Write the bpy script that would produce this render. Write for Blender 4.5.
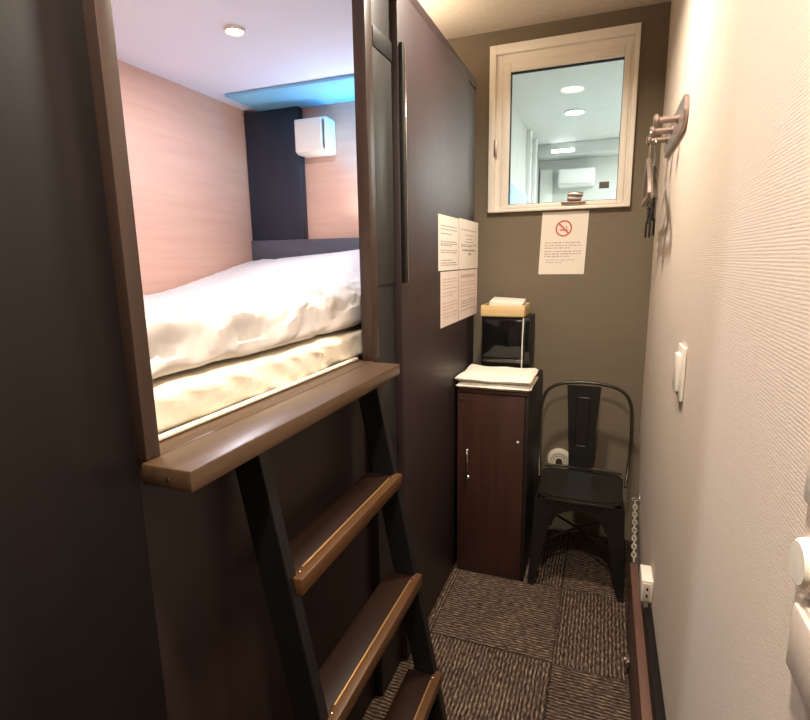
import bpy, bmesh, math, random
from mathutils import Vector, Matrix, noise
random.seed(7)
for o in list(bpy.data.objects): bpy.data.objects.remove(o)
S = bpy.context.scene; COL = S.collection; PI = math.pi

# ------------------------------------------------------------------ camera, world, exposure
cd = bpy.data.cameras.new('camera'); cam = bpy.data.objects.new('camera', cd); COL.objects.link(cam)
xr = Vector((0.934, 0.356, -0.015)); dn = Vector((0.053, -0.181, -0.982)); fw = Vector((-0.352, 0.917, -0.188))
fw.normalize(); xr = (xr - fw*xr.dot(fw)).normalized(); up = xr.cross(fw)
mw = Matrix((xr, up, -fw)).transposed().to_4x4(); mw.translation = Vector((0, 0, 1.55)); cam.matrix_world = mw
cd.sensor_width = 36; cd.lens = 519.9/810*36; cd.clip_start = 0.02
S.camera = cam
wd = bpy.data.worlds.new('world'); S.world = wd; wd.use_nodes = True
wd.node_tree.nodes['Background'].inputs[0].default_value = (1, .9, .8, 1); wd.node_tree.nodes['Background'].inputs[1].default_value = .1
S.view_settings.view_transform = 'Standard'; S.view_settings.look = 'None'; S.view_settings.gamma = 1
S.view_settings.use_curve_mapping = False; S.view_settings.exposure = 0.38

def area(name, loc, power, color, size, rot=(0, 0, 0), size_y=None, spread=None):
    l = bpy.data.lights.new(name, 'AREA'); l.energy = power; l.color = color; l.size = size
    if size_y: l.shape = 'RECTANGLE'; l.size_y = size_y
    else: l.shape = 'DISK'
    if spread: l.spread = spread
    o = bpy.data.objects.new(name, l); COL.objects.link(o); o.location = loc; o.rotation_euler = rot
    return o
WARM = (1, .875, .74); COOL = (.87, .88, 1)
area('corridor_lamp_light', (-.10, .30, 2.68), 27, WARM, .15, spread=math.radians(150))
area('corridor_lamp_light', (-.28, 1.85, 2.68), 18, WARM, .15, spread=math.radians(150))
area('cove_fill_light', (-1.0, 1.6, 2.455), 5.5, (1, .9, .8), .5, (PI, 0, 0), 2.0)  # added upward fill that brightens the corridor ceiling
area('bunk_lamp_light', (-1.181, 1.562, 2.288), 8.2, COOL, .08)
area('bunk_blue_fill', (-1.0, 2.33, 2.02), 2.2, (.03, .5, 1), .2, (PI, math.radians(-35), 0), .03)  # added blue fill aimed at the bunk ceiling
area('reading_lamp_light', (-.98, 2.325, 1.705), 2.4, (.95, .93, 1), .18, (PI*.95, 0, 0), .03)
area('far_room_fill', (.55, 5.2, 2.6), 30, (1, .99, .95), .5)  # unseen fills added outside the window's view to brighten the far room evenly
area('far_room_fill', (.55, 3.9, 2.6), 15, (1, .99, .95), .5)

# ------------------------------------------------------------------ helpers
def lin(h):
    h = h.lstrip('#'); v = [int(h[i:i+2], 16)/255 for i in (0, 2, 4)]
    return tuple(c/12.92 if c <= .04045 else ((c+.055)/1.055)**2.4 for c in v) + (1,)
def mat(name, c, rough=.5, metal=0, spec=None, emit=None, es=0, c2=None, scale=(1, 1, 1), nscale=8, detail=4, bump=0, ramp=(.35, .65), rvar=0, coat=0):
    m = bpy.data.materials.new(name); m.use_nodes = True; nt = m.node_tree; b = nt.nodes['Principled BSDF']
    c = lin(c); b.inputs['Base Color'].default_value = c; b.inputs['Roughness'].default_value = rough; b.inputs['Metallic'].default_value = metal
    if spec is not None: b.inputs['Specular IOR Level'].default_value = spec
    if coat: b.inputs['Coat Weight'].default_value = coat; b.inputs['Coat Roughness'].default_value = .15
    if emit: b.inputs['Emission Color'].default_value = lin(emit); b.inputs['Emission Strength'].default_value = es
    if c2 or bump or rvar:
        tc = nt.nodes.new('ShaderNodeTexCoord'); mp = nt.nodes.new('ShaderNodeMapping'); mp.inputs['Scale'].default_value = scale
        nt.links.new(tc.outputs['Object'], mp.inputs[0])
        n = nt.nodes.new('ShaderNodeTexNoise'); n.inputs['Scale'].default_value = nscale; n.inputs['Detail'].default_value = detail
        nt.links.new(mp.outputs[0], n.inputs[0])
        if c2:
            r = nt.nodes.new('ShaderNodeValToRGB'); r.color_ramp.elements[0].color = c; r.color_ramp.elements[1].color = lin(c2)
            r.color_ramp.elements[0].position, r.color_ramp.elements[1].position = ramp
            nt.links.new(n.outputs[0], r.inputs[0]); nt.links.new(r.outputs[0], b.inputs['Base Color'])
        if bump:
            bp = nt.nodes.new('ShaderNodeBump'); bp.inputs['Strength'].default_value = bump; bp.inputs['Distance'].default_value = .004
            nt.links.new(n.outputs[0], bp.inputs['Height']); nt.links.new(bp.outputs[0], b.inputs['Normal'])
        if rvar:
            mr = nt.nodes.new('ShaderNodeMapRange'); mr.inputs[3].default_value = rough-rvar; mr.inputs[4].default_value = rough+rvar
            nt.links.new(n.outputs[0], mr.inputs[0]); nt.links.new(mr.outputs[0], b.inputs['Roughness'])
    return m
def wallpaper(name, c, c2, sy, sz, strength):
    m = bpy.data.materials.new(name); m.use_nodes = True; nt = m.node_tree; b = nt.nodes['Principled BSDF']; L = nt.links.new
    b.inputs['Roughness'].default_value = .75; b.inputs['Specular IOR Level'].default_value = .25
    tc = nt.nodes.new('ShaderNodeTexCoord'); mp = nt.nodes.new('ShaderNodeMapping'); mp.inputs['Scale'].default_value = (sy, sy, sz)
    L(tc.outputs['Object'], mp.inputs[0])
    n = nt.nodes.new('ShaderNodeTexNoise'); n.inputs['Scale'].default_value = 1; n.inputs['Detail'].default_value = 3; L(mp.outputs[0], n.inputs[0])
    w = nt.nodes.new('ShaderNodeTexWave'); w.wave_type = 'BANDS'; w.bands_direction = 'Z'; w.inputs['Scale'].default_value = 60; w.inputs['Distortion'].default_value = 3
    w.inputs['Detail Scale'].default_value = 3
    L(tc.outputs['Object'], w.inputs[0])
    ad = nt.nodes.new('ShaderNodeMath'); ad.operation = 'MULTIPLY_ADD'; ad.inputs[1].default_value = .55; L(w.outputs['Fac'], ad.inputs[0]); L(n.outputs[0], ad.inputs[2])
    r = nt.nodes.new('ShaderNodeValToRGB'); r.color_ramp.elements[0].color = lin(c); r.color_ramp.elements[1].color = lin(c2)
    r.color_ramp.elements[0].position = .35; r.color_ramp.elements[1].position = 1.0
    L(ad.outputs[0], r.inputs[0]); L(r.outputs[0], b.inputs['Base Color'])
    bp = nt.nodes.new('ShaderNodeBump'); bp.inputs['Strength'].default_value = strength; bp.inputs['Distance'].default_value = .002
    L(ad.outputs[0], bp.inputs['Height']); L(bp.outputs[0], b.inputs['Normal'])
    return m
def carpet_mat():
    m = bpy.data.materials.new('carpet'); m.use_nodes = True; nt = m.node_tree; b = nt.nodes['Principled BSDF']; L = nt.links.new
    b.inputs['Roughness'].default_value = .95; b.inputs['Specular IOR Level'].default_value = .1
    tc = nt.nodes.new('ShaderNodeTexCoord'); sp = nt.nodes.new('ShaderNodeSeparateXYZ'); L(tc.outputs['Object'], sp.inputs[0])
    def M(op, a, bb=None, c=None):
        n = nt.nodes.new('ShaderNodeMath'); n.operation = op
        for i, v in enumerate((a, bb, c)):
            if v is None: continue
            if isinstance(v, (int, float)): n.inputs[i].default_value = v
            else: L(v, n.inputs[i])
        return n.outputs[0]
    # joints at x = -0.115 + 0.5 i, y = 1.85 + 0.5 j
    tx = M('DIVIDE', M('ADD', sp.outputs[0], 10.115), .5); ty = M('DIVIDE', M('ADD', sp.outputs[1], 8.15), .5)
    par = M('MODULO', M('ADD', M('FLOOR', tx), M('FLOOR', ty)), 2.0)
    def stripes(d, sx, sy):
        w = nt.nodes.new('ShaderNodeTexWave'); w.wave_type = 'BANDS'; w.bands_direction = d; w.inputs['Scale'].default_value = 21
        w.inputs['Distortion'].default_value = 2.5; w.inputs['Detail'].default_value = 2; w.inputs['Detail Scale'].default_value = 1.6
        L(tc.outputs['Object'], w.inputs[0])
        mp = nt.nodes.new('ShaderNodeMapping'); mp.inputs['Scale'].default_value = (sx, sy, 1); L(tc.outputs['Object'], mp.inputs[0])
        n = nt.nodes.new('ShaderNodeTexNoise'); n.inputs['Scale'].default_value = 1; n.inputs['Detail'].default_value = 4; n.inputs['Distortion'].default_value = .2
        L(mp.outputs[0], n.inputs[0])
        return M('MULTIPLY_ADD', w.outputs['Fac'], .22, M('MULTIPLY', n.outputs[0], .78))
    a = stripes('X', 170, 38); c = stripes('Y', 38, 170)
    mx = nt.nodes.new('ShaderNodeMix'); L(par, mx.inputs[0]); L(a, mx.inputs[2]); L(c, mx.inputs[3])
    big = nt.nodes.new('ShaderNodeTexNoise'); big.inputs['Scale'].default_value = 5; big.inputs['Detail'].default_value = 2; L(tc.outputs['Object'], big.inputs[0])
    h = M('MULTIPLY_ADD', big.outputs[0], .12, M('SUBTRACT', mx.outputs[0], .06))
    r = nt.nodes.new('ShaderNodeValToRGB'); e = r.color_ramp.elements
    e[0].position = .30; e[0].color = lin('241d19'); e[1].position = .74; e[1].color = lin('9c8670')
    k = e.new(.47); k.color = lin('43372f'); k = e.new(.58); k.color = lin('635347')
    L(h, r.inputs[0])
    # darker thin seams between the tiles
    fx = M('ABSOLUTE', M('SUBTRACT', M('FRACT', tx), .5)); fy = M('ABSOLUTE', M('SUBTRACT', M('FRACT', ty), .5))
    seam = M('GREATER_THAN', M('MAXIMUM', fx, fy), .493)
    m2 = nt.nodes.new('ShaderNodeMix'); m2.data_type = 'RGBA'; L(M('MULTIPLY', seam, .6), m2.inputs[0]); L(r.outputs[0], m2.inputs[6]); m2.inputs[7].default_value = lin('15110f')
    L(m2.outputs[2], b.inputs['Base Color'])
    bp = nt.nodes.new('ShaderNodeBump'); bp.inputs['Strength'].default_value = .8; bp.inputs['Distance'].default_value = .006; L(h, bp.inputs['Height']); L(bp.outputs[0], b.inputs['Normal'])
    return m

def box(bm, x0, x1, y0, y1, z0, z1, bev=0, seg=2, M=None):
    t = bmesh.new(); bmesh.ops.create_cube(t, size=1)
    for v in t.verts:
        v.co = Vector(((x0+x1)/2+v.co.x*(x1-x0), (y0+y1)/2+v.co.y*(y1-y0), (z0+z1)/2+v.co.z*(z1-z0)))
    if bev: bmesh.ops.bevel(t, geom=list(t.edges), offset=bev, segments=seg, affect='EDGES', profile=.5)
    if M: t.transform(M)
    app(bm, t)
def app(bm, t):
    me = bpy.data.meshes.new('tmp'); t.to_mesh(me); t.free(); bm.from_mesh(me); bpy.data.meshes.remove(me)
def tube(bm, pts, r, seg=10, closed=False, flat=None):
    pts = [Vector(p) for p in pts]; n = len(pts); rings = []
    rs = r if isinstance(r, (list, tuple)) else [r]*n
    prev = None
    for i, p in enumerate(pts):
        if closed: d = pts[(i+1) % n]-pts[i-1]
        else: d = pts[min(i+1, n-1)]-pts[max(i-1, 0)]
        d.normalize()
        if prev is None:
            a = Vector((0, 0, 1)) if abs(d.z) < .9 else Vector((1, 0, 0)); u = d.cross(a).normalized()
        else:
            u = (prev-d*prev.dot(d)).normalized()
        prev = u; w = d.cross(u)
        rings.append([bm.verts.new(p+(u*math.cos(2*PI*k/seg)+w*math.sin(2*PI*k/seg))*rs[i]) for k in range(seg)])
    for i in range(n if closed else n-1):
        a, b = rings[i], rings[(i+1) % n]
        for k in range(seg): bm.faces.new((a[k], a[(k+1) % seg], b[(k+1) % seg], b[k]))
    if not closed:
        bm.faces.new(rings[0][::-1]); bm.faces.new(rings[-1])
def lathe(bm, prof, org, axis='z', seg=28):
    """prof: list of (radius, height) ; revolved about an axis through org"""
    def P(r, h, a):
        c, s = r*math.cos(a), r*math.sin(a)
        v = {'z': (c, s, h), '-z': (c, -s, -h), '-x': (-h, c, -s), '-y': (c, -h, s), 'x': (h, c, s), 'y': (c, h, -s)}[axis]
        return Vector(org)+Vector(v)
    rings = [[bm.verts.new(P(max(r, 1e-4), h, 2*PI*k/seg)) for k in range(seg)] for r, h in prof]
    for a, b in zip(rings, rings[1:]):
        for k in range(seg): bm.faces.new((a[k], a[(k+1) % seg], b[(k+1) % seg], b[k]))
    bm.faces.new(rings[0][::-1]); bm.faces.new(rings[-1])
def prism(bm, poly, d, axis='y', at=0, bev=0):
    """extrude a 2-D polygon (list of pairs) by thickness d along axis"""
    t = bmesh.new()
    def P(a, b, h): return {'y': (a, h, b), 'x': (h, a, b), 'z': (a, b, h)}[axis]
    lo = [t.verts.new(P(a, b, at)) for a, b in poly]; hi = [t.verts.new(P(a, b, at+d)) for a, b in poly]; n = len(poly)
    t.faces.new(lo[::-1]); t.faces.new(hi)
    for i in range(n): t.faces.new((lo[i], lo[(i+1) % n], hi[(i+1) % n], hi[i]))
    bmesh.ops.recalc_face_normals(t, faces=t.faces)
    if bev: bmesh.ops.bevel(t, geom=list(t.edges), offset=bev, segments=2, affect='EDGES')
    app(bm, t)
def obj(name, bm, m, parent=None, smooth=True, loc=None):
    bmesh.ops.recalc_face_normals(bm, faces=bm.faces)
    if loc is None and parent is None:
        b = [v.co for v in bm.verts]; loc = Vector((sum(v.x for v in b)/len(b), sum(v.y for v in b)/len(b), min(v.z for v in b)))
    off = Vector(loc) if parent is None else parent.matrix_world.translation if parent.parent is None else WL(parent)
    me = bpy.data.meshes.new(name); bm.to_mesh(me); bm.free()
    base = Vector(loc) if parent is None else WL(parent)
    me.transform(Matrix.Translation(-base)); me.materials.append(m)
    if smooth:
        for p in me.polygons: p.use_smooth = True
        try: me.set_sharp_from_angle(angle=math.radians(35))
        except Exception: pass
    o = bpy.data.objects.new(name, me); COL.objects.link(o)
    if parent: o.parent = parent
    else: o.location = base
    return o
def WL(o):
    v = Vector(o.location)
    while o.parent: o = o.parent; v += Vector(o.location)
    return v
def tag(o, label, cat, group=None):
    o['label'] = label; o['category'] = cat
    if group: o['group'] = group
    return o
def thing(name, label, cat, loc, group=None):
    o = bpy.data.objects.new(name, None); COL.objects.link(o); o.location = loc; o.empty_display_size = .1
    return tag(o, label, cat, group)
def struct(name, bm, m, parent=None, smooth=True):
    o = obj(name, bm, m, parent, smooth)
    if not parent: o['kind'] = 'structure'
    return o
def NB(): return bmesh.new()
def B(*a, **k): bm = NB(); box(bm, *a, **k); return bm

# ------------------------------------------------------------------ materials
m_black = mat('black laminate', '#151110', .45, spec=.25, c2='#1a1514', scale=(1, 1, .12), nscale=30, ramp=(.3, .7))
m_facade = mat('dark brown laminate', '#2f2222', .5, c2='#362828', scale=(1, 1, .08), nscale=28, ramp=(.3, .7))
m_under = mat('red brown laminate', '#221412', .5, c2='#281816', scale=(1, 1, .1), nscale=24)
m_post = mat('brown trim wood', '#382a24', .4, c2='#42322a', scale=(1, 1, .06), nscale=40)
m_strip = mat('charcoal laminate', '#252221', .45, c2='#2b2827', scale=(1, 1, .1), nscale=30)
m_pull = mat('grey green recess', '#302f2d', .45, c2='#363532', scale=(1, 1, .1), nscale=20)
m_shelf = mat('shelf wood', '#4a3727', .36, c2='#57422f', scale=(1, .06, 1), nscale=45, bump=.05)
m_step = mat('step wood', '#20130d', .45, spec=.22, c2='#281910', scale=(1, .07, 1), nscale=50, bump=.05)
m_nose = mat('worn tread nosing', '#4c321b', .42, spec=.35, c2='#583b21', scale=(1, .07, 1), nscale=50, bump=.05)
m_grip = mat('pale brass grip', '#b08a5c', .4, metal=.6)
m_ladder = mat('black painted wood', '#0d0c0d', .42, c2='#121112', scale=(1, 1, .1), nscale=25)
m_pink = mat('pink birch panel', '#dcb19b', .45, c2='#d5a892', scale=(.07, .07, 1), nscale=34, detail=5, ramp=(.35, .7))
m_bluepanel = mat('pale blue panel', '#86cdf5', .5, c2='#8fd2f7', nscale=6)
m_navy = mat('dark navy laminate', '#1a2433', .4, c2='#202a3a', scale=(1, 1, .1), nscale=30)
m_head = mat('slate headboard', '#4b4d58', .45, c2='#53555f', scale=(.1, .1, 1), nscale=30)
m_bceil = mat('bunk ceiling white', '#e9ebfa', .6, c2='#e6e8f8', nscale=3)
m_ceil = mat('ceiling paper', '#d9cdbd', .8, c2='#d2c6b6', nscale=40, bump=.05)
m_rwall = wallpaper('beige woven wallpaper', '#d3c4b3', '#e0d2c4', 30, 420, .16)
m_bwall = wallpaper('taupe grasscloth wallpaper', '#726756', '#7c705e', 8, 200, .3)
m_cream = mat('cream paint', '#d8d0bd', .7, c2='#cfc6b2', nscale=12)
m_carpet = carpet_mat()
m_white = mat('white plastic', '#efe8da', .35, c2='#ece4d6', nscale=5)
m_frame = mat('white window aluminium', '#f7f0e4', .4, c2='#f3ebdd', nscale=5)
m_sheet = mat('cream cotton sheet', '#e6decb', .85, c2='#e2d8c4', nscale=60, bump=.15)
m_duvet = mat('white cotton duvet', '#cfcac6', .85, c2='#cbc5c0', nscale=60, bump=.15)
m_towel = mat('white terry towel', '#f2ecdf', .95, c2='#e9e2d2', nscale=260, bump=.6)
m_paper = mat('paper', '#ece3d6', .8, c2='#e8dfd1', nscale=9)
m_pinkpaper = mat('pinkish paper', '#ead8cf', .8, c2='#e6d3c9', nscale=9)
m_ink = mat('grey ink', '#a39890', .9, c2='#9d928a', nscale=40)
m_ink2 = mat('pale ink', '#c4b0a8', .9, c2='#bfaaa2', nscale=40)
m_red = mat('red ink', '#cf6a60', .8, c2='#ca645a', nscale=40)
m_locker = mat('dark wenge locker', '#3a211b', .42, c2='#432821', scale=(1, 1, .06), nscale=40)
m_lockedge = mat('black locker side', '#161210', .5, c2='#1a1513', scale=(1, 1, .1), nscale=30)
m_chrome = mat('polished steel', '#c9c3b8', .18, metal=1, rvar=.05, nscale=60)
m_steel = mat('brushed bronze steel', '#b09f96', .42, metal=1, rvar=.06, nscale=60)
m_darksteel = mat('dark steel', '#77716a', .3, metal=1, rvar=.06, nscale=60)
m_chain = mat('pale steel', '#d6cdbd', .3, metal=.6, c2='#cbc2b2', nscale=40)
m_gloss = mat('black gloss', '#0c0c0c', .12, c2='#101010', nscale=20)
m_matt = mat('black plastic', '#100f0c', .5, c2='#141310', nscale=50)
m_chair = mat('black painted metal', '#151411', .33, c2='#1b1a16', nscale=15, rvar=.06)
m_chairhi = mat('highlight gunmetal', '#3a382f', .3, metal=.6, c2='#423f35', nscale=25)  # lighter copy of the chair metal; highlights on rails and lip put into its colour
m_plate = mat('beige plastic', '#d0c2b3', .5, c2='#ccbdae', nscale=6)
m_tray = mat('pale bamboo', '#dfc593', .5, c2='#d3b57f', scale=(.08, 1, 1), nscale=60)
m_board = mat('brown board', '#4e3026', .45, c2='#593830', scale=(1, .06, 1), nscale=45)
m_boardtop = mat('board edge', '#6a4b40', .5, c2='#5f4338', scale=(1, .06, 1), nscale=45)
m_blue = mat('blue lit lattice', '#6fb0ee', .4, emit='#7fb8f2', es=.9, c2='#66a8ea', nscale=4)
m_far = mat('far room pale green paint', '#d0d3d0', .7, c2='#cbcfcb', nscale=6)
m_farw = mat('far room white', '#eef0ee', .5, c2='#e8ebe8', nscale=6)
m_lampglow = mat('lamp glow', '#ffffff', .4, emit='#ffffff', es=9, c2='#fdfdfd', nscale=5)
m_warmglow = mat('warm lamp glow', '#fff2dc', .4, emit='#ffe6c2', es=2.5, c2='#fff0d8', nscale=5)
m_cyanglow = mat('cyan led glow', '#a8e6ff', .4, emit='#39b4ff', es=3, c2='#a0e0ff', nscale=5)
m_rubber = mat('black rubber', '#0f0f0f', .8, c2='#141414', nscale=80)
m_glass = bpy.data.materials.new('window glass'); m_glass.use_nodes = True
nt = m_glass.node_tree; nt.nodes.clear(); out = nt.nodes.new('ShaderNodeOutputMaterial')
mx = nt.nodes.new('ShaderNodeMixShader'); tr = nt.nodes.new('ShaderNodeBsdfTransparent'); gl = nt.nodes.new('ShaderNodeBsdfGlossy'); fr = nt.nodes.new('ShaderNodeFresnel')
tr.inputs[0].default_value = (.94, .97, .96, 1); gl.inputs['Roughness'].default_value = .02; fr.inputs[0].default_value = 1.25
nt.links.new(fr.outputs[0], mx.inputs[0]); nt.links.new(tr.outputs[0], mx.inputs[1]); nt.links.new(gl.outputs[0], mx.inputs[2]); nt.links.new(mx.outputs[0], out.inputs[0])

# ------------------------------------------------------------------ setting
XR, YB, ZC, XL = .215, 2.92, 2.70, -.655
fl = obj('floor', B(-1.95, XR+.15, -1.6, YB+.1, -.06, 0), m_carpet, None, True, (0, 0, 0)); fl['kind'] = 'structure'
struct('ceiling', B(-1.95, XR+.15, -1.6, YB+.1, ZC, ZC+.06), m_ceil)
struct('wall_right', B(XR, XR+.12, -1.6, YB+.1, 0, ZC), m_rwall)
WX0, WX1, WZ0, WZ1 = -.60, .082, 1.806, 2.605     # window hole
bm = NB(); 
box(bm, -1.95, WX0, YB, YB+.1, 0, ZC); box(bm, WX1, XR, YB, YB+.1, 0, ZC)
box(bm, WX0, WX1, YB, YB+.1, 0, WZ0); box(bm, WX0, WX1, YB, YB+.1, WZ1, ZC)
struct('wall_back', bm, m_bwall)
struct('wall_front', B(-1.95, XR+.12, -1.7, -1.6, 0, ZC), m_cream)
struct('wall_left', B(-.71, -.672, -1.6, .572, 0, 2.43, bev=.002), m_black)
# bunk enclosure
struct('wall_bunk_side', B(-1.79, -1.75, .2, 2.42, 1.2, 2.305), m_pink)
struct('wall_bunk_end', B(-1.75, -.70, 2.38, 2.42, 1.2, 2.305), m_pink)
struct('wall_bunk_foot', B(-1.75, -.71, .2, .24, 1.2, 2.305), m_pink)
struct('ceiling_bunk', B(-1.79, -.70, .2, 2.42, 2.305, 2.345), m_bceil)
struct('trim_1', B(-1.95, -.655, -1.6, 2.76, 2.385, 2.43, bev=.002), m_facade)         # roof edge of the bunk
struct('trim_2', B(-.70, -.650, .569, .597, 1.25, 2.385, bev=.002), m_post)            # post left of the opening
struct('trim_3', B(-.690, -.652, 1.43, 1.478, 1.25, 2.385, bev=.002), m_post)            # post right of the opening
struct('trim_4', B(-1.745, -1.432, 2.335, 2.38, 1.25, 2.289, bev=.002), m_navy)         # dark column in the bunk corner
struct('wall_under', B(-.740, -.702, .5725, 1.66, 0, 1.2145, bev=.001), m_under)
pier = struct('wall_pier', B(-.708, -.672, 1.478, 1.665, 0, 2.385, bev=.001), m_strip)
struct('wall_bunk_deck', B(-1.75, -.7405, .24, 2.38, 1.19, 1.235), m_cream)
struct('trim_5', B(-.72, -.655, 2.585, 2.76, 0, 2.385, bev=.012, seg=4), m_strip)       # grey end jamb
# sliding door
d = struct('door_1', B(-.70, -.648, 1.6655, 2.583, .005, 2.385, bev=.003), m_facade)
hb = NB(); box(hb, -.652, -.634, 1.672, 1.688, 1.475, 2.225, bev=.004); obj('door_handle', hb, m_matt, d)
hb = NB(); box(hb, -.642, -.631, 1.6885, 1.6915, 1.475, 2.225, bev=.0015); obj('handle_edge', hb, m_chrome, d)
hb = NB(); box(hb, -.674, -.668, 1.49, 1.660, 1.475, 2.225, bev=.002); obj('pull_plate', hb, m_pull, pier)
hb = NB(); box(hb, -.674, -.665, 1.515, 1.660, 2.165, 2.220, bev=.002); obj('pull_block', hb, m_matt, pier)

# window
w = bpy.data.objects.new('window_1', None); COL.objects.link(w); w.location = (-.26, YB, 1.79); w['kind'] = 'structure'
def ringbox(bm, x0, x1, z0, z1, t, y0, y1, bev=.003):
    l, r, b, tt = t if isinstance(t, tuple) else (t,)*4
    box(bm, x0, x0+l, y0, y1, z0, z1, bev); box(bm, x1-r, x1, y0, y1, z0, z1, bev)
    box(bm, x0+l, x1-r, y0, y1, z0, z0+b, bev); box(bm, x0+l, x1-r, y0, y1, z1-tt, z1, bev)
bm = NB(); ringbox(bm, -.617, .094, 1.797, 2.622, (.034, .022, .016, .045), YB-.030, YB+.05); obj('window_frame', bm, m_frame, w)
bm = NB(); ringbox(bm, -.583, .072, 1.813, 2.577, (.030, .012, .004, .040), YB-.010, YB+.05, .002); obj('frame_liner', bm, m_frame, w)
bm = NB(); ringbox(bm, -.553, .060, 1.815, 2.537, (.044, .030, .020, .048), YB-.020, YB+.03, .005); sash = obj('sash', bm, m_frame, w)
bm = NB(); ringbox(bm, -.511, .033, 1.832, 2.491, .005, YB-.012, YB+.02, .001); obj('gasket', bm, m_rubber, sash)
obj('glass', B(-.508, .030, YB+.004, YB+.008, 1.835, 2.488), m_glass, w)
bm = NB(); box(bm, -.235, -.115, YB-.036, YB-.016, 1.822, 1.838, .004); box(bm, -.205, -.135, YB-.045, YB-.02, 1.836, 1.858, .006); tube(bm, [(-.20, YB-.04, 1.868), (-.165, YB-.05, 1.868), (-.13, YB-.04, 1.862)], .011)
obj('latch', bm, m_steel, w)
obj('hinge', B(-.588, -.572, YB-.035, YB-.02, 2.08, 2.165, .003), m_steel, w)
obj('top_catch', B(-.10, .01, YB-.032, YB-.015, 2.500, 2.515, .004), m_frame, w)
obj('sticker', B(-.055, -.008, YB+.0015, YB+.0035, 1.893, 1.925), m_darksteel, w)

# room seen beyond the window
YF = 6.2
struct('wall_far_end', B(-.75, .9, YF, YF+.1, .9, 2.72), m_far)
struct('wall_far_left', B(-.85, -.75, YB+.1, YF+.1, .9, 2.72), m_far)
struct('wall_far_right', B(.9, 1.0, YB+.1, YF+.1, .9, 2.72), m_far)
struct('ceiling_far', B(-.85, 1.0, YB+.1, YF+.1, 2.72, 2.8), m_far)
struct('floor_far', B(-.85, 1.0, YB+.1, YF+.1, .85, .9), m_far)
bm = NB(); box(bm, -.75, .9, 5.9, 6.2, 2.60, 2.72, .01); struct('trim_6', bm, m_far)
for y in (5.2, 5.6): struct('trim_7', B(-.75, -.71, y, y+.07, .9, 2.72, .004), m_farw)
struct('trim_8', B(-.73, -.60, 6.14, 6.2, .9, 2.5, .004), m_farw)
t = thing('wall_air_conditioner', 'white wall air conditioner seen through the window pane', 'air conditioner', (-.35, 6.1, 2.30))
bm = NB(); box(bm, -.53, -.16, 6.0, 6.2, 2.30, 2.475, .02, 3); obj('body', bm, m_farw, t)
obj('louvre', B(-.51, -.18, 5.985, 6.01, 2.312, 2.328, .004), m_blue if False else m_far, t)
def downlight(x, y, z, r, label, glow, rimm, group=None):
    t = thing('recessed_downlight', label, 'ceiling light', (x, y, z), group)
    bm = NB(); lathe(bm, [(r, 0), (r, .008), (r*.92, .012), (r*.78, .010), (r*.76, .003), (.001, .003)], (x, y, z), '-z'); obj('rim', bm, rimm, t)
    bm = NB(); lathe(bm, [(r*.74, .003), (r*.70, .007), (.001, .008)], (x, y, z), '-z'); obj('lens', bm, glow, t)
    return t
downlight(-.307, 4.74, 2.72, .09, 'round glowing disc standing in for a lamp reflected in the window', m_lampglow, m_farw)  # far-room disc built in place of a corridor lamp's reflection in the pane
t = thing('lamp_reflection', 'slim glowing strip standing in for a lamp reflected in the window', 'lamp', (-.48, 5.88, 2.62))  # glowing strip built in place of another corridor lamp's reflection
obj('housing', B(-.60, -.36, 5.87, 5.90, 2.615, 2.655, .006), m_farw, t); obj('diffuser', B(-.59, -.37, 5.862, 5.872, 2.62, 2.65, .003), m_lampglow, t)
t = thing('lattice_window', 'small blue lit lattice screen low on the far room wall', 'screen', (-.74, 4.7, 1.9))
bm = NB(); box(bm, -.75, -.735, 4.25, 5.15, 1.85, 2.13, .003); obj('backlight', bm, m_blue, t)
bm = NB()
for i in range(-4, 13):
    y0 = 4.25+i*.07
    pts = [(y0+s*.28, 1.85+s*.28) for s in (0, 1)]
    a, b = pts
    if a[0] < 4.25: k = 4.25-a[0]; a = (4.25, a[1]+k)
    if b[0] > 5.15: k = b[0]-5.15; b = (5.15, b[1]-k)
    if b[0] > a[0]: tube(bm, [(-.731, a[0], a[1]), (-.731, b[0], b[1])], .006, 6)
obj('lattice', bm, m_farw, t)

# corridor ceiling lights (above the frame) and the bunk's own lamp
downlight(-.10, .30, ZC, .085, 'round corridor downlight over the bunk steps', m_warmglow, m_white)
downlight(-.28, 1.85, ZC, .085, 'round corridor downlight nearer the window wall', m_warmglow, m_white)
t = thing('cove_fill_strip', 'added unseen warm fill strip lying on the roof of the bunk', 'light strip', (-1.0, 1.6, 2.43))  # invented strip, never in view, added to lift the ceiling brightness
obj('channel', B(-1.28, -.72, .55, 2.65, 2.431, 2.444, .003), m_white, t); obj('diffuser', B(-1.25, -.75, .6, 2.6, 2.443, 2.449, .001), m_warmglow, t)
downlight(-1.181, 1.562, 2.305, .035, 'small bright round downlight in the bunk ceiling', m_lampglow, m_white)

# ------------------------------------------------------------------ bunk: shelf, ladder, bed
t = thing('step_shelf', 'wide brown wooden ledge in front of the bunk opening', 'shelf', (-.62, .98, 1.215))
bm = NB(); box(bm, -.652, -.555, .558, 1.406, 1.215, 1.25, .004); box(bm, -.7065, -.652, .5735, 1.428, 1.215, 1.2495, .001); obj('board', bm, m_shelf, t)
bm = NB(); lathe(bm, [(.004, 0), (.004, .001), (.002, .002)], (-.60, .558, 1.232), '-y', 12); obj('screw_cap', bm, m_chrome, t)

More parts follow.
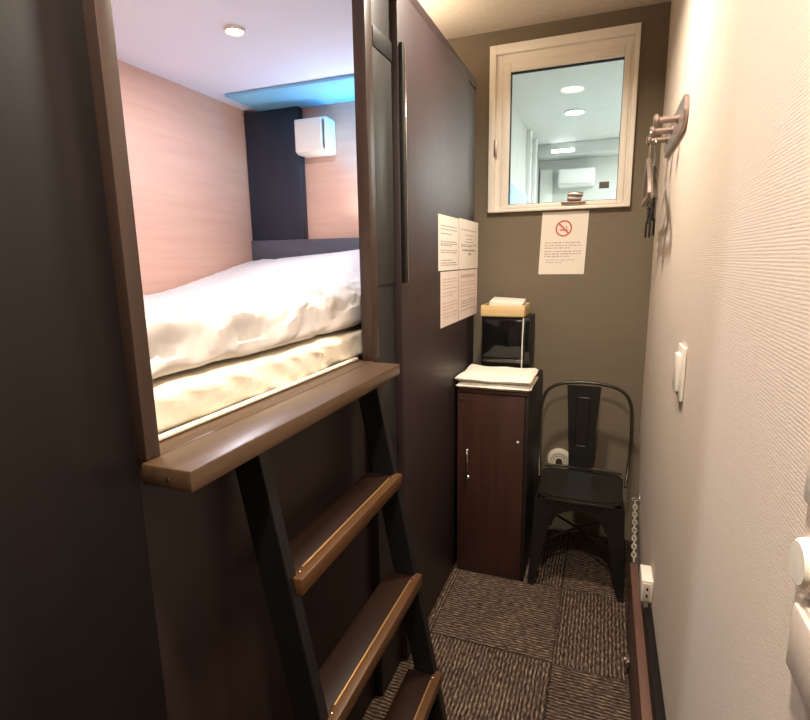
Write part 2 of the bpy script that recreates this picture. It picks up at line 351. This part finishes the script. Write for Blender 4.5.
def slant(z): return -.548+.19*(.91-z)      # x of the steps' front edge at height z
t = thing('bunk_ladder', 'black wooden ladder with brown treads under the bunk ledge', 'ladder', (-.5, 1.1, 0))
for y0, y1 in ((.800, .832), (1.372, 1.404)):
    bm = NB(); prism(bm, [(slant(0)-.020, 0), (slant(1.213)-.020, 1.213), (slant(1.213)-.088, 1.213), (slant(0)-.088, 0)], y1-y0, 'y', y0, .002); obj('stringer', bm, m_ladder, t)
for z in (.91, .585, .25):
    x = slant(z)
    bm = NB(); box(bm, x-.108, x-.0285, .833, 1.371, z-.034, z, .001); st = obj('tread', bm, m_step, t)
    bm = NB(); box(bm, x-.028, x, .818, 1.390, z-.036, z+.001, .002); ns = obj('nosing', bm, m_nose, st)
    bm = NB(); box(bm, x-.0265, x-.0220, .86, 1.345, z, z+.003, .001); obj('grip_strip', bm, m_grip, st)
    for yy in (.842, 1.360):
        bm = NB(); lathe(bm, [(.004, 0), (.004, .0015), (.002, .003)], (x-.020, yy, z+.001), 'z', 10); obj('screw', bm, m_chrome, st)

def fbm(p, o=4):
    v = 0; a = 1
    for i in range(o): v += a*noise.noise(p*(2**i)); a *= .5
    return v
def padded(x0, x1, y0, y1, zb, zt, r, nu, nv, dz, disp, over=0):
    """closed cushion: profile in x-z (rounded front & back) swept along y, closed at both ends"""
    bm = NB(); rows = []
    for i in range(nu+1):
        y = y0+(y1-y0)*i/nu
        e = min(1, (min(y-y0, y1-y)+.001)/r); e = math.sqrt(max(0, 1-(1-e)**2)); e = max(e, .05)
        row = []
        for j in range(nv):
            s = j/nv
            a = s*2*PI
            # superellipse in x-z
            c, sn = math.cos(a), math.sin(a); k = .16
            kx = abs(c)**k*(1 if c > 0 else -1); kz = abs(sn)**.34*(1 if sn > 0 else -1)
            cx = (x0+x1)/2+kx*(x1-x0)/2
            top = zt+dz(cx, y); hz = (top-zb)/2
            cz = zb+hz+kz*hz*e
            d = disp(cx, y, cz, kz)
            row.append(bm.verts.new((cx+d[0], y+d[1], max(zb, cz+d[2]))))
        rows.append(row)
    for a, b in zip(rows, rows[1:]):
        for j in range(nv): bm.faces.new((a[j], a[(j+1) % nv], b[(j+1) % nv], b[j]))
    bm.faces.new(rows[0][::-1]); bm.faces.new(rows[-1])
    return bm
def ridge(p): return (1-abs(fbm(p, 3)))**3
def mdisp(x, y, z, kz):
    f = 1 if x > -.9 else 0
    a = fbm(Vector((3, y*3.2, z*7)), 3)*.010
    w = ridge(Vector((x*2, y*5+z*11, z*5+2)))*.012
    return (f*min(.003, a+w-.010), 0, 0)
m_ = padded(-1.742, -.716, .262, 2.318, 1.2365, 1.336, .06, 190, 130, lambda x, y: 0, mdisp)
mt = obj('mattress', m_, m_sheet); tag(mt, 'thick mattress in a cream sheet on the bunk deck', 'mattress')
sl = NB(); box(sl, -.716, -.7005, .605, 1.425, 1.2505, 1.258, .003); obj('sheet_hem', sl, m_sheet, mt)
def ddz(x, y):
    b = .165*math.exp(-((x+1.08)/.46)**2-((y-2.15)/.42)**2)
    b += .10*max(0, min(1, (y-1.6)/.7))**2*max(0, min(1, (-1.2-x)/.5))
    b -= .03*max(0, min(1, (-.9-x)/.6))*(1 if y < 1.6 else max(0, 1-(y-1.6)/.5))
    return b+.008*math.sin(y*4+x*3)+.012*max(0, y-1)
def ddisp(x, y, z, kz):
    f = max(0, min(1, (x+1.0)/.2))
    p = Vector((x*2.2, y*2.2, z*2))
    a = fbm(p+Vector((5, 1, 3)), 3)
    w = ridge(Vector((x*3.5+y*1.2, y*2.6-z*6, z*4+7)))
    w2 = ridge(Vector((x*8+y*3, y*7-x*2, z*9+1)))
    return (f*min(.008, .024*a+.024*w+.006*w2-.018), 0, ((.020*a+.034*w+.018*w2-.026)*(.3+.7*f) if kz > -.1 else 0))
dv = padded(-1.742, -.733, .262, 2.318, 1.3375, 1.448, .07, 230, 150, ddz, ddisp)
dv_o = obj('duvet', dv, m_duvet); tag(dv_o, 'puffy white duvet lying folded on top of the mattress', 'duvet')
hd = thing('headboard', 'low slate grey headboard across the end of the bunk', 'headboard', (-1.2, 2.35, 1.237))
obj('panel', B(-1.430, -.72, 2.334, 2.379, 1.237, 1.64, .004), m_head, hd)
obj('top_rail', B(-1.744, -.72, 2.322, 2.334, 1.237, 1.662, .002), m_head, hd)
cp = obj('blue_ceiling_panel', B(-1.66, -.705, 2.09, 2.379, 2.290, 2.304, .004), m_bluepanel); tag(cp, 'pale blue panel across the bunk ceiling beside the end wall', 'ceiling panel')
t = thing('vent_box', 'white square vent box high on the end wall of the bunk', 'vent', (-1.28, 2.3, 2.03))
bm = NB(); box(bm, -1.425, -1.25, 2.285, 2.38, 2.055, 2.218, .015, 3); obj('housing', bm, m_white, t)
bm = NB(); box(bm, -1.418, -1.272, 2.272, 2.29, 2.062, 2.212, .007, 3); obj('cover', bm, m_white, t)
bm = NB(); box(bm, -1.268, -1.264, 2.279, 2.288, 2.075, 2.20); obj('slot', bm, m_darksteel, t)
t = thing('reading_lamp', 'small white reading light on the bunk end wall behind the headboard', 'lamp', (-1.02, 2.36, 1.70))
obj('housing', B(-1.12, -.92, 2.335, 2.38, 1.70, 1.725, .005), m_white, t); obj('diffuser', B(-1.11, -.93, 2.34, 2.375, 1.724, 1.730, .001), m_lampglow, t)
t = thing('blue_fill_bar', 'added unseen blue led bar on the bunk end wall behind the right post', 'light bar', (-1.0, 2.37, 1.98))  # made-up fitting hidden behind the post, added to tint the bunk end blue
obj('channel', B(-1.09, -.90, 2.315, 2.38, 1.975, 2.0, .003), m_white, t); obj('diffuser', B(-1.08, -.91, 2.325, 2.37, 1.999, 2.005, .001), m_cyanglow, t)

# ------------------------------------------------------------------ notices
def lines_bm(place, rows, w, seed):
    """rows: list of (v, u0, u1, h); words drawn as short thin bars. place(u,v,d)->Vector"""
    rnd = random.Random(seed); bm = NB()
    for v, u0, u1, h in rows:
        u = u0
        while u < u1:
            l = min(rnd.uniform(.03, .10), u1-u)
            vs = [bm.verts.new(place(a, b, .0012)) for a, b in ((u, v), (u+l, v), (u+l, v+h), (u, v+h))]; bm.faces.new(vs)
            u += l+rnd.uniform(.012, .03)
    return bm
def sheet(name, label, place, m, rows_by_mat, seed, curl=.0, group=None):
    bm = NB(); n = 10; g = []; g2 = []
    for j in range(n+1):
        r = []; r2 = []
        for i in range(n+1):
            u, v = i/n, j/n; c = curl*(u**3)*(.5+.5*(1-v))
            r.append(bm.verts.new(place(u, v, .0002+c))); r2.append(bm.verts.new(place(u, v, .0008+c)))
        g.append(r); g2.append(r2)
    for j in range(n):
        for i in range(n):
            bm.faces.new((g[j][i], g[j+1][i], g[j+1][i+1], g[j][i+1])); bm.faces.new((g2[j][i], g2[j][i+1], g2[j+1][i+1], g2[j+1][i]))
    ed = [(0, k) for k in range(n+1)]+[(k, n) for k in range(1, n+1)]+[(n, k) for k in range(n-1, -1, -1)]+[(k, 0) for k in range(n-1, 0, -1)]
    for a, b in zip(ed, ed[1:]+ed[:1]): bm.faces.new((g[a[0]][a[1]], g[b[0]][b[1]], g2[b[0]][b[1]], g2[a[0]][a[1]]))
    t = thing(name, label, 'notice', place(.5, 0, 0), group)
    obj('paper', bm, m, t, smooth=False)
    for k, (mm, rows) in enumerate(rows_by_mat): obj('printed_text', lines_bm(place, rows, 1, seed+k), mm, t, smooth=False)
    return t
def plc(y0, z0, y1, z1):
    return lambda u, v, d: Vector((-.6475+d, y0+(y1-y0)*u, z0+(z1-z0)*v))
def rows(vs, u0=.1, u1=.9, h=.018): return [(v, u0, u1-(.25 if i % 3 == 2 else 0), h) for i, v in enumerate(vs)]
G = 'notices on the sliding door'
sheet('notice_sheet', 'printed white notice on the door, upper left of the four sheets', plc(2.085, 1.505, 2.405, 1.735), m_paper,
      [(m_ink, rows([.80, .74, .66, .52, .48, .45, .36, .32, .18, .13, .09])[:])], 1, 0, G)
sheet('notice_sheet', 'printed white notice on the door, upper right with a small arrow mark', plc(2.412, 1.505, 2.80, 1.740), m_paper,
      [(m_ink, rows([.78, .48, .45]) + [(.68, .3, .7, .018), (.60, .35, .65, .018), (.54, .3, .72, .018), (.36, .15, .85, .04), (.28, .45, .6, .05)])], 2, 0, G)
sheet('notice_sheet', 'pinkish printed notice on the door, lower left of the four sheets', plc(2.115, 1.262, 2.405, 1.500), m_pinkpaper,
      [(m_ink2, rows([.85, .80, .74, .68, .60, .55, .42, .36, .30, .22, .16]))], 3, 0, G)
sheet('notice_sheet', 'pinkish printed notice on the door, lower right with a dense heading', plc(2.412, 1.262, 2.79, 1.500), m_pinkpaper,
      [(m_ink2, [(.84, .1, .85, .07)]+rows([.74, .68, .60, .54, .47])), (m_ink, rows([.36, .31, .25, .17]))], 4, 0, G)
def pls(u, v, d):
    xa = -.329+.012*(v-1)*1; return Vector((xa+.233*u-.004*v*0, YB-.0005-d-.010*max(0, v-.97)*0, 1.466+.322*v+.006*(u-.5)*0))
t = sheet('no_smoking_notice', 'white no smoking notice with a red circle sign hung under the window', pls, m_paper,
          [(m_ink2, rows([.50, .455, .415])+rows([.36, .32, .28])+[(.225, .14, .80, .012), (.185, .14, .5, .012)])], 9)
bm = NB()
def flat_ring(bm, cu, cv, r0, r1, n=40):
    a = [pls(cu+r0*math.cos(2*PI*k/n)/.233, cv+r0*math.sin(2*PI*k/n)/.322, .0016) for k in range(n)]; b = [pls(cu+r1*math.cos(2*PI*k/n)/.233, cv+r1*math.sin(2*PI*k/n)/.322, .0016) for k in range(n)]
    a = [bm.verts.new(p) for p in a]; b = [bm.verts.new(p) for p in b]
    for k in range(n): bm.faces.new((a[k], a[(k+1) % n], b[(k+1) % n], b[k]))
def quad(bm, pts, dd=.0016): bm.faces.new([bm.verts.new(pls(.49+a/.233, .735+b/.322, dd)) for a, b in pts])
flat_ring(bm, .49, .735, .034, .042)
c = .7071; quad(bm, [(-.034*c-.003, .034*c-.003), (-.034*c+.003, .034*c+.003), (.034*c+.003, -.034*c+.003), (.034*c-.003, -.034*c-.003)], .0018)
quad(bm, [(-.02, -.012), (.016, -.012), (.016, -.005), (-.02, -.005)]); quad(bm, [(.018, -.012), (.022, -.012), (.022, -.005), (.018, -.005)]); quad(bm, [(.014, .0), (.02, .0), (.012, .014), (.008, .012)])
obj('prohibition_symbol', bm, m_red, t, smooth=False)

# ------------------------------------------------------------------ locker with towel, black box and tray
LY = 2.335; LX0, LX1, LZ = -.632, -.296, .945
t = thing('locker_cabinet', 'tall dark brown wooden locker standing beside the black chair', 'cabinet', (-.46, 2.6, 0))
obj('body', B(LX0, LX1, LY+.02, YB-.02, 0.0, LZ, .002), m_lockedge, t)
dr = obj('door', B(LX0+.002, LX1-.018, LY, LY+.019, .006, LZ-.018, .002), m_locker, t)
obj('top_edge', B(LX0, LX1, LY, LY+.022, LZ-.017, LZ+.001, .002), m_locker, t)
obj('side_edge', B(LX1-.017, LX1, LY, LY+.02, .0, LZ-.017, .002), m_lockedge, t)
bm = NB(); pts = []
for k in range(13):
    a = k/12; z = .535+.115*a; pts.append((-.579+.004*math.sin(a*PI), LY-.003-.028*math.sin(a*PI)**.6, z))
tube(bm, pts, .0055, 10); obj('handle', bm, m_chrome, dr)
bm = NB(); lathe(bm, [(.012, 0), (.012, .006), (.009, .010), (.001, .010)], (-.577, LY, .505), '-y', 18); box(bm, -.581, -.573, LY-.022, LY-.008, .468, .506, .002); obj('lock', bm, m_chrome, dr)
bm = NB(); lathe(bm, [(.006, 0), (.005, .004), (.001, .005)], (-.340, LY, .712), '-y', 12); obj('door_bumper', bm, m_white, dr)
bm = NB()
for dx in (0, .018): lathe(bm, [(.006, 0), (.005, .003), (.001, .004)], (-.615+dx, LY, .897), '-y', 12)
obj('screw_pair', bm, m_chrome, dr)
# towel: folded stack
def towel(x0, x1, y0, y1, z0, layers, th, seed):
    bm = NB()
    for l in range(layers):
        zb = z0+l*th
        nx, ny = 26, 22; top = []; bot = []
        for j in range(ny+1):
            rt = []; rb = []
            for i in range(nx+1):
                u, v = i/nx, j/ny
                x = x0+(x1-x0)*u; y = y0+(y1-y0)*v
                nn = noise.noise(Vector((x*9+seed, y*9, l*3.1)))*.011
                e = min(u, 1-u, v, 1-v); rr = min(1, e/.13); k = math.sqrt(max(0, 1-(1-rr)**2))
                ox = noise.noise(Vector((l*7+seed, y*8, 2)))*.012; oy = noise.noise(Vector((x*8, l*5+seed, 4)))*.008
                rt.append(bm.verts.new((x+ox, y+oy, zb+th*.5+th*.52*k+nn*(l == layers-1)+.004*math.sin(u*5+seed)*(l == layers-1)))); rb.append(bm.verts.new((x+ox, y+oy, zb+th*.5-th*.5*k)))
            top.append(rt); bot.append(rb)
        for j in range(ny):
            for i in range(nx):
                bm.faces.new((top[j][i], top[j][i+1], top[j+1][i+1], top[j+1][i])); bm.faces.new((bot[j][i], bot[j+1][i], bot[j+1][i+1], bot[j][i+1]))
        ed = [(0, k) for k in range(nx+1)]+[(k, nx) for k in range(1, ny+1)]+[(ny, k) for k in range(nx-1, -1, -1)]+[(k, 0) for k in range(ny-1, 0, -1)]
        for a, b in zip(ed, ed[1:]+ed[:1]): bm.faces.new((bot[a[0]][a[1]], bot[b[0]][b[1]], top[b[0]][b[1]], top[a[0]][a[1]]))
    return bm
tw = obj('folded_towel', towel(-.640, -.288, 2.325, 2.615, LZ+.0015, 2, .034, 2), m_towel); tag(tw, 'thick folded white towel on top of the brown locker', 'towel')
t = thing('black_box', 'glossy black upright box standing on the locker behind the towel', 'box', (-.46, 2.75, LZ))
obj('body', B(-.592, -.345, 2.665, 2.885, LZ+.001, 1.258, .006), m_matt, t)
dd = obj('front_panel', B(-.582, -.372, 2.652, 2.664, 1.045, 1.243, .004), m_gloss, t)
obj('side_column', B(-.366, -.338, 2.654, 2.664, .96, 1.243, .003), m_gloss, t)
obj('lower_lip', B(-.582, -.372, 2.655, 2.664, 1.018, 1.040, .004), m_darksteel, t)
t = thing('wooden_tray', 'pale wooden tray holding papers on top of the black box', 'tray', (-.47, 2.75, 1.259))
bm = NB(); box(bm, -.592, -.372, 2.645, 2.86, 1.2595, 1.266, .002); box(bm, -.592, -.372, 2.645, 2.653, 1.2595, 1.318, .002); box(bm, -.592, -.372, 2.852, 2.86, 1.2595, 1.318, .002)
obj('tray_base', bm, m_tray, t)
bm = NB(); box(bm, -.592, -.584, 2.653, 2.852, 1.266, 1.318, .002); obj('tray_side', bm, m_tray, t)
bm = NB(); box(bm, -.380, -.372, 2.653, 2.852, 1.266, 1.318, .002); obj('tray_side', bm, m_tray, t)
bm = NB()
R_ = Matrix.Translation((-.475, 2.76, 1.30)) @ Matrix.Rotation(math.radians(2), 4, 'Z') @ Matrix.Rotation(math.radians(5), 4, 'X') @ Matrix.Rotation(math.radians(3), 4, 'Y')
box(bm, -.085, .085, -.08, .08, -.022, .038, .003, M=R_)
pk = obj('paper_bundle', bm, m_paper); tag(pk, 'small bundle of white paper slips lying in the wooden tray', 'paper')
bm = NB(); tube(bm, [(-.374, 2.646, 1.256), (-.375, 2.645, 1.2), (-.377, 2.645, 1.15), (-.377, 2.645, 1.06), (-.378, 2.645, .975), (-.378, 2.648, .950)], .0032, 8)
cb = obj('white_cable', bm, m_white); tag(cb, 'thin white cable hanging down in front of the black box', 'cable')

# ------------------------------------------------------------------ chair
t = thing('metal_chair', 'black metal bistro chair in the corner under the window', 'chair', (-.064, 2.55, 0))
cx = -.060
def rr(w0, w1, y0, y1, r, n=6):
    """rounded trapezoid outline: half width w0 at y0, w1 at y1"""
    P = []
    for (x, y, a0) in ((w0-r, y0+r, -90), (w1-r, y1-r, 0), (-w1+r, y1-r, 90), (-w0+r, y0+r, 180)):
        for k in range(n+1):
            a = math.radians(a0+90*k/n); P.append((cx+x+r*math.cos(a), y+r*math.sin(a)))
    return P
YS = 2.352
bm = NB(); prism(bm, rr(.185, .198, YS, 2.735, .06), .012, 'z', .440, .005); prism(bm, rr(.170, .183, YS+.014, 2.72, .06), .004, 'z', .4515, .002)
seat = obj('seat', bm, m_chair, t)
obj('front_lip', B(cx-.150, cx+.150, YS-.002, YS+.008, .436, .449, .003), m_chairhi, seat)
# aprons with arched cut
def apron(n=16):
    p = [(-.178, .440), (.178, .440), (.190, .30)]; q = []
    for k in range(n+1):
        a = PI*k/n; q.append((.115*math.cos(a), .315+.085*math.sin(a)))
    return p+[(.135, .30)]+q+[(-.135, .30), (-.190, .30)]
bm = NB(); prism(bm, [(cx+a, b) for a, b in apron()], .004, 'y', YS+.004, 0); obj('apron', bm, m_chair, t)
bm = NB(); prism(bm, [(cx+a*1.08, b) for a, b in apron()], .004, 'y', 2.712, 0); obj('apron', bm, m_chair, t)
for s in (-1, 1):
    bm = NB(); prism(bm, [(2.54+a*1.02, b) for a, b in apron()], .004, 'x', cx+s*.190-.002, 0); obj('apron', bm, m_chair, t)
# legs: folded angle sheet tapering to the floor
def leg(sx, sy, xt, yt, xb, yb, wt=.092, wb=.028):
    bm = NB(); th = .003
    def pt(x, y, z): return bm.verts.new((x, y, z))
    secs = []
    for k in range(9):
        f = k/8; z = .438*(1-f)+.0*f; g = f
        X = xt+(xb-xt)*g; Y = yt+(yb-yt)*g; w = wt+(wb-wt)*g
        ring = [(X, Y), (X-sx*w, Y), (X-sx*w, Y-sy*th), (X-sx*th*3, Y-sy*th), (X-sx*th, Y-sy*th*3), (X-sx*th, Y-sy*w), (X, Y-sy*w)]
        secs.append([pt(a, b, z) for a, b in ring])
    for a, b in zip(secs, secs[1:]):
        for k in range(7): bm.faces.new((a[k], a[(k+1) % 7], b[(k+1) % 7], b[k]))
    bm.faces.new(secs[0]); bm.faces.new(secs[-1][::-1])
    return bm
for sx, sy in ((-1, -1), (1, -1), (-1, 1), (1, 1)):
    if sy < 0: b_ = leg(sx, sy, cx+sx*.196, YS+.002, cx+sx*.216, YS-.022)
    else: b_ = leg(sx, sy, cx+sx*.192, 2.728, cx+sx*.205, 2.80)
    lg = obj('leg', b_, m_chair, t)
    bm = NB()
    if sy < 0: X, Y = cx+sx*.216, YS-.022
    else: X, Y = cx+sx*.205, 2.80
    box(bm, min(X, X-sx*.026)-.001, max(X, X-sx*.026)+.001, min(Y, Y-sy*.026)-.001, max(Y, Y-sy*.026)+.001, -.0, .012, .001); obj('foot', bm, m_rubber, lg)
bm = NB(); tube(bm, [(cx-.192, YS+.012, .20), (cx, 2.57, .215), (cx+.19, 2.76, .20)], .006); tube(bm, [(cx+.192, YS+.012, .20), (cx, 2.57, .205), (cx-.19, 2.76, .20)], .006); obj('cross_brace', bm, m_chairhi, t)
# back hoop
HP = [(-.205, 2.60, .445), (-.214, 2.66, .50), (-.221, 2.70, .60), (-.222, 2.722, .72), (-.218, 2.735, .80), (-.198, 2.743, .86), (-.16, 2.748, .895), (-.10, 2.75, .914), (0, 2.751, .922)]
HP = HP+[(-a, b, c) for a, b, c in HP[-2::-1]]
def smooth_path(P, n=6):
    P = [Vector(p) for p in P]; out = []
    for i in range(len(P)-1):
        p0, p1, p2, p3 = P[max(i-1, 0)], P[i], P[i+1], P[min(i+2, len(P)-1)]
        for k in range(n):
            s = k/n; out.append(.5*((2*p1)+(p2-p0)*s+(2*p0-5*p1+4*p2-p3)*s*s+(3*p1-p0-3*p2+p3)*s**3))
    return out+[P[-1]]
bm = NB(); tube(bm, [(cx+p.x, p.y, p.z) for p in smooth_path(HP)], .0085, 12); obj('back_frame', bm, m_chairhi, t)
# splat
bm = NB(); prof = [(.46, .058, 2.715), (.56, .062, 2.722), (.68, .069, 2.732), (.80, .076, 2.742), (.905, .083, 2.749)]
R1 = [[bm.verts.new((cx-.012+s*w, y, z)) for s in (-1, 1)] for z, w, y in prof]; R2 = [[bm.verts.new((cx-.012+s*w, y+.004, z)) for s in (-1, 1)] for z, w, y in prof]
for i in range(4):
    a, b, c, d_ = R1[i], R1[i+1], R2[i], R2[i+1]
    bm.faces.new((a[0], a[1], b[1], b[0])); bm.faces.new((c[0], d_[0], d_[1], c[1])); bm.faces.new((a[0], b[0], d_[0], c[0])); bm.faces.new((a[1], c[1], d_[1], b[1]))
bm.faces.new((R1[0][0], R2[0][0], R2[0][1], R1[0][1])); bm.faces.new((R1[4][0], R1[4][1], R2[4][1], R2[4][0]))
sp = obj('splat', bm, m_chair, t)
bm = NB(); P = []
for a0, X, Z in ((0, .022, .83), (90, -.022, .83), (180, -.018, .60), (270, .018, .60)):
    for k in range(4):
        a = math.radians(a0+30*k); z = Z+.012*math.sin(a); P.append((cx-.012+X+.012*math.cos(a), 2.7235+(z-.56)*.0745-.0018, z))
tube(bm, P, .003, 8, closed=True); obj('embossed_ridge', bm, m_chair, sp)
bm = NB(); tube(bm, [(cx-.19, 2.712, .468), (cx-.08, 2.722, .468), (cx, 2.724, .468), (cx+.08, 2.722, .468), (cx+.19, 2.712, .468)], .009, 10); obj('lower_rail', bm, m_chairhi, t)

# round white thing behind the chair
t = thing('round_vent_cap', 'round cream wall cap with rings half hidden behind the chair', 'vent cap', (-.20, YB, .42))
bm = NB(); lathe(bm, [(.068, 0), (.068, .012), (.060, .024), (.046, .028), (.041, .022), (.034, .026), (.028, .020), (.02, .024), (.001, .026)], (-.190, YB-.0005, .425), '-y', 40); obj('cap', bm, m_cream, t)
bm = NB(); lathe(bm, [(.018, 0), (.018, .004), (.001, .005)], (-.190, YB-.026, .425), '-y', 24); obj('centre_boss', bm, m_steel, t)

# ------------------------------------------------------------------ right wall fittings
t = thing('coat_hook_rail', 'brushed metal coat rail with three pegs on the beige wall', 'coat hook', (.2, 2.2, 2.0))
def capsule(y0, y1, z0, z1, n=12):
    r = (z1-z0)/2; zc = (z0+z1)/2; P = []
    for k in range(n+1): a = -PI/2+PI*k/n; P.append((y1-r+r*math.cos(a), zc+r*math.sin(a)))
    for k in range(n+1): a = PI/2+PI*k/n; P.append((y0+r+r*math.cos(a), zc+r*math.sin(a)))
    return P
bm = NB(); prism(bm, capsule(1.93, 2.56, 1.950, 2.055), .013, 'x', XR-.0135, .003); obj('backplate', bm, m_steel, t)
PEGS = (2.10, 2.27, 2.44)
for y in PEGS:
    bm = NB(); lathe(bm, [(.017, 0), (.017, .003), (.0115, .006), (.0115, .058), (.013, .060), (.021, .063), (.021, .071), (.015, .076), (.001, .076)], (XR-.013, y, 2.01), '-x', 22); obj('peg', bm, m_steel, t)
def hanger(x, y, zp, label, m, sw, clips):
    t = thing('clothes_hanger', label, 'hanger', (x, y, zp-.1), 'hangers on the coat rail')
    hk = []
    for k in range(15):
        a = math.radians(-50+k*(270/14)); hk.append((x, y+.019*math.cos(a), zp-.0115+.019*math.sin(a)+.0035))
    hk = hk[::1]
    hk += [(x, y-.010, zp-.045), (x, y, zp-.07), (x, y, zp-.10)]
    bm = NB(); tube(bm, smooth_path(hk, 2), .003, 8); obj('hook', bm, m_chrome, t)
    bm = NB(); P = [(x, y, zp-.095), (x, y-.06, zp-.125), (x, y-.14, zp-.185), (x, y-.18, zp-.225), (x, y-.175, zp-.242), (x, y, zp-.242), (x, y+.175, zp-.242), (x, y+.18, zp-.225), (x, y+.14, zp-.185), (x, y+.06, zp-.125)]
    Q = smooth_path(P+[P[0]], 4)[:-1]; tube(bm, Q, .009, 10, closed=True); obj('arm_frame', bm, m, t)
    for s in ((-1, 1) if clips else ()):
        bm = NB(); yy = y+s*sw
        box(bm, x-.006, x+.006, yy-.017, yy+.017, zp-.315, zp-.245, .003); box(bm, x-.011, x-.004, yy-.019, yy+.019, zp-.372, zp-.305, .002); box(bm, x+.004, x+.011, yy-.019, yy+.019, zp-.372, zp-.305, .002)
        cl = obj('trouser_clip', bm, m_matt, t)
hanger(.160, PEGS[2], 2.002-.008+.0105, 'dark clothes hanger with two trouser clips on the farthest rail peg', m_darksteel, .11, True)
hanger(.186-.048+.02-.028, PEGS[1], 2.002-.008+.0105, 'clothes hanger with steel arms on the middle rail peg', m_steel, .12, False)

t = thing('light_switch', 'slim white wall switch halfway along the beige wall', 'light switch', (XR, 1.62, 1.13))
obj('plate', B(XR-.010, XR-.0002, 1.545, 1.650, 1.160, 1.308, .004), m_white, t)
obj('rocker', B(XR-.020, XR-.009, 1.57, 1.63, 1.182, 1.285, .003), m_white, t)
t = thing('wall_socket', 'small white power socket box low on the beige wall above the brown board', 'socket', (XR, 2.05, .2))
obj('housing', B(XR-.038, XR-.0002, 1.842, 1.95, .345, .428, .004), m_white, t)
obj('outlet_insert', B(XR-.031, XR-.008, 1.8385, 1.843, .352, .418, .002), m_plate, t)
for z in (.372, .398): obj('outlet_slot', B(XR-.022, XR-.016, 1.8375, 1.839, z-.006, z+.006), m_rubber, t)
# control panel at the right edge of the photo
t = thing('wall_dimmer', 'white wall control with a round dial at the right edge', 'dimmer', (XR, .61, 1.19))
obj('plate', B(XR-.008, XR-.0002, .50, .607, 1.115, 1.20, .003), m_plate, t)
bm = NB(); lathe(bm, [(.027, 0), (.027, .004), (.0255, .011), (.022, .0145), (.001, .015)], (XR-.0005, .598, 1.238), '-x', 40); k_ = obj('dial', bm, m_white, t)
obj('flap', B(XR-.014, XR-.007, .505, .598, 1.12, 1.195, .004), m_plate, t)
t = thing('wall_plate', 'blank white wall plate above the round dial control', 'wall plate', (XR, .6, 1.29))
obj('cover', B(XR-.008, XR-.0002, .50, .628, 1.295, 1.40, .003), m_white, t)
# fold-up board held by chain
t = thing('folding_board', 'brown folding board standing upright against the wall on a chain', 'folding shelf', (.16, 1.4, .0))
obj('panel', B(.161, .187, .55, 2.19, .0, .281, .002), m_board, t)
obj('top_edge', B(.160, .188, .548, 2.192, .281, .286, .001), m_boardtop, t)
bm = NB(); box(bm, .148, .161, 1.86, 1.92, .045, .075, .003); lathe(bm, [(.009, 0), (.007, .008), (.001, .009)], (.149, 1.89, .06), '-x', 12); obj('latch', bm, m_steel, t)
lb = obj('wall_cleat', B(.1890, XR-.0005, .55, 1.83, .0, .335, .003), m_black); tag(lb, 'dark wooden cleat on the wall behind the folding board', 'cleat')
t = thing('safety_chain', 'short steel chain from a wall eye to the folding board', 'chain', (.2, 2.6, .3))
bm = NB(); lathe(bm, [(.022, 0), (.022, .003), (.014, .007), (.001, .007)], (XR-.0003, 2.63, .382), '-x', 20)
tube(bm, [(XR-.018+.014*math.cos(a)-.004, 2.63+.014*math.sin(a), .376) for a in [2*PI*k/14 for k in range(14)]], .0025, 8, closed=True); obj('wall_eye', bm, m_chain, t)
A_ = Vector((XR-.02, 2.622, .368)); C_ = Vector((.174, 2.188, .296)); NLK = 15
for k in range(NLK):
    f0 = (k+.5)/NLK; p = A_.lerp(C_, f0); p.z -= .006*math.sin(PI*f0); dirv = (C_-A_).normalized(); dirv = Vector((dirv.x, dirv.y, dirv.z-.006*PI*math.cos(PI*f0)/(C_-A_).length)).normalized()
    sd = dirv.cross(Vector((0, 0, 1))).normalized(); u2 = sd.cross(dirv); s2 = sd if k % 2 else u2
    hl = (C_-A_).length/NLK*.5+.005
    bm = NB(); tube(bm, [p+dirv*hl*math.cos(a)+s2*.0085*math.sin(a) for a in [2*PI*q/14 for q in range(14)]], .0036, 8, closed=True); obj('link', bm, m_chain, t)
bm = NB(); tube(bm, [(.174, 2.196, .283), (.174, 2.204, .290), (.174, 2.204, .298), (.174, 2.196, .302), (.174, 2.186, .298), (.174, 2.182, .288)], .0025, 8); obj('snap_hook', bm, m_chain, t)
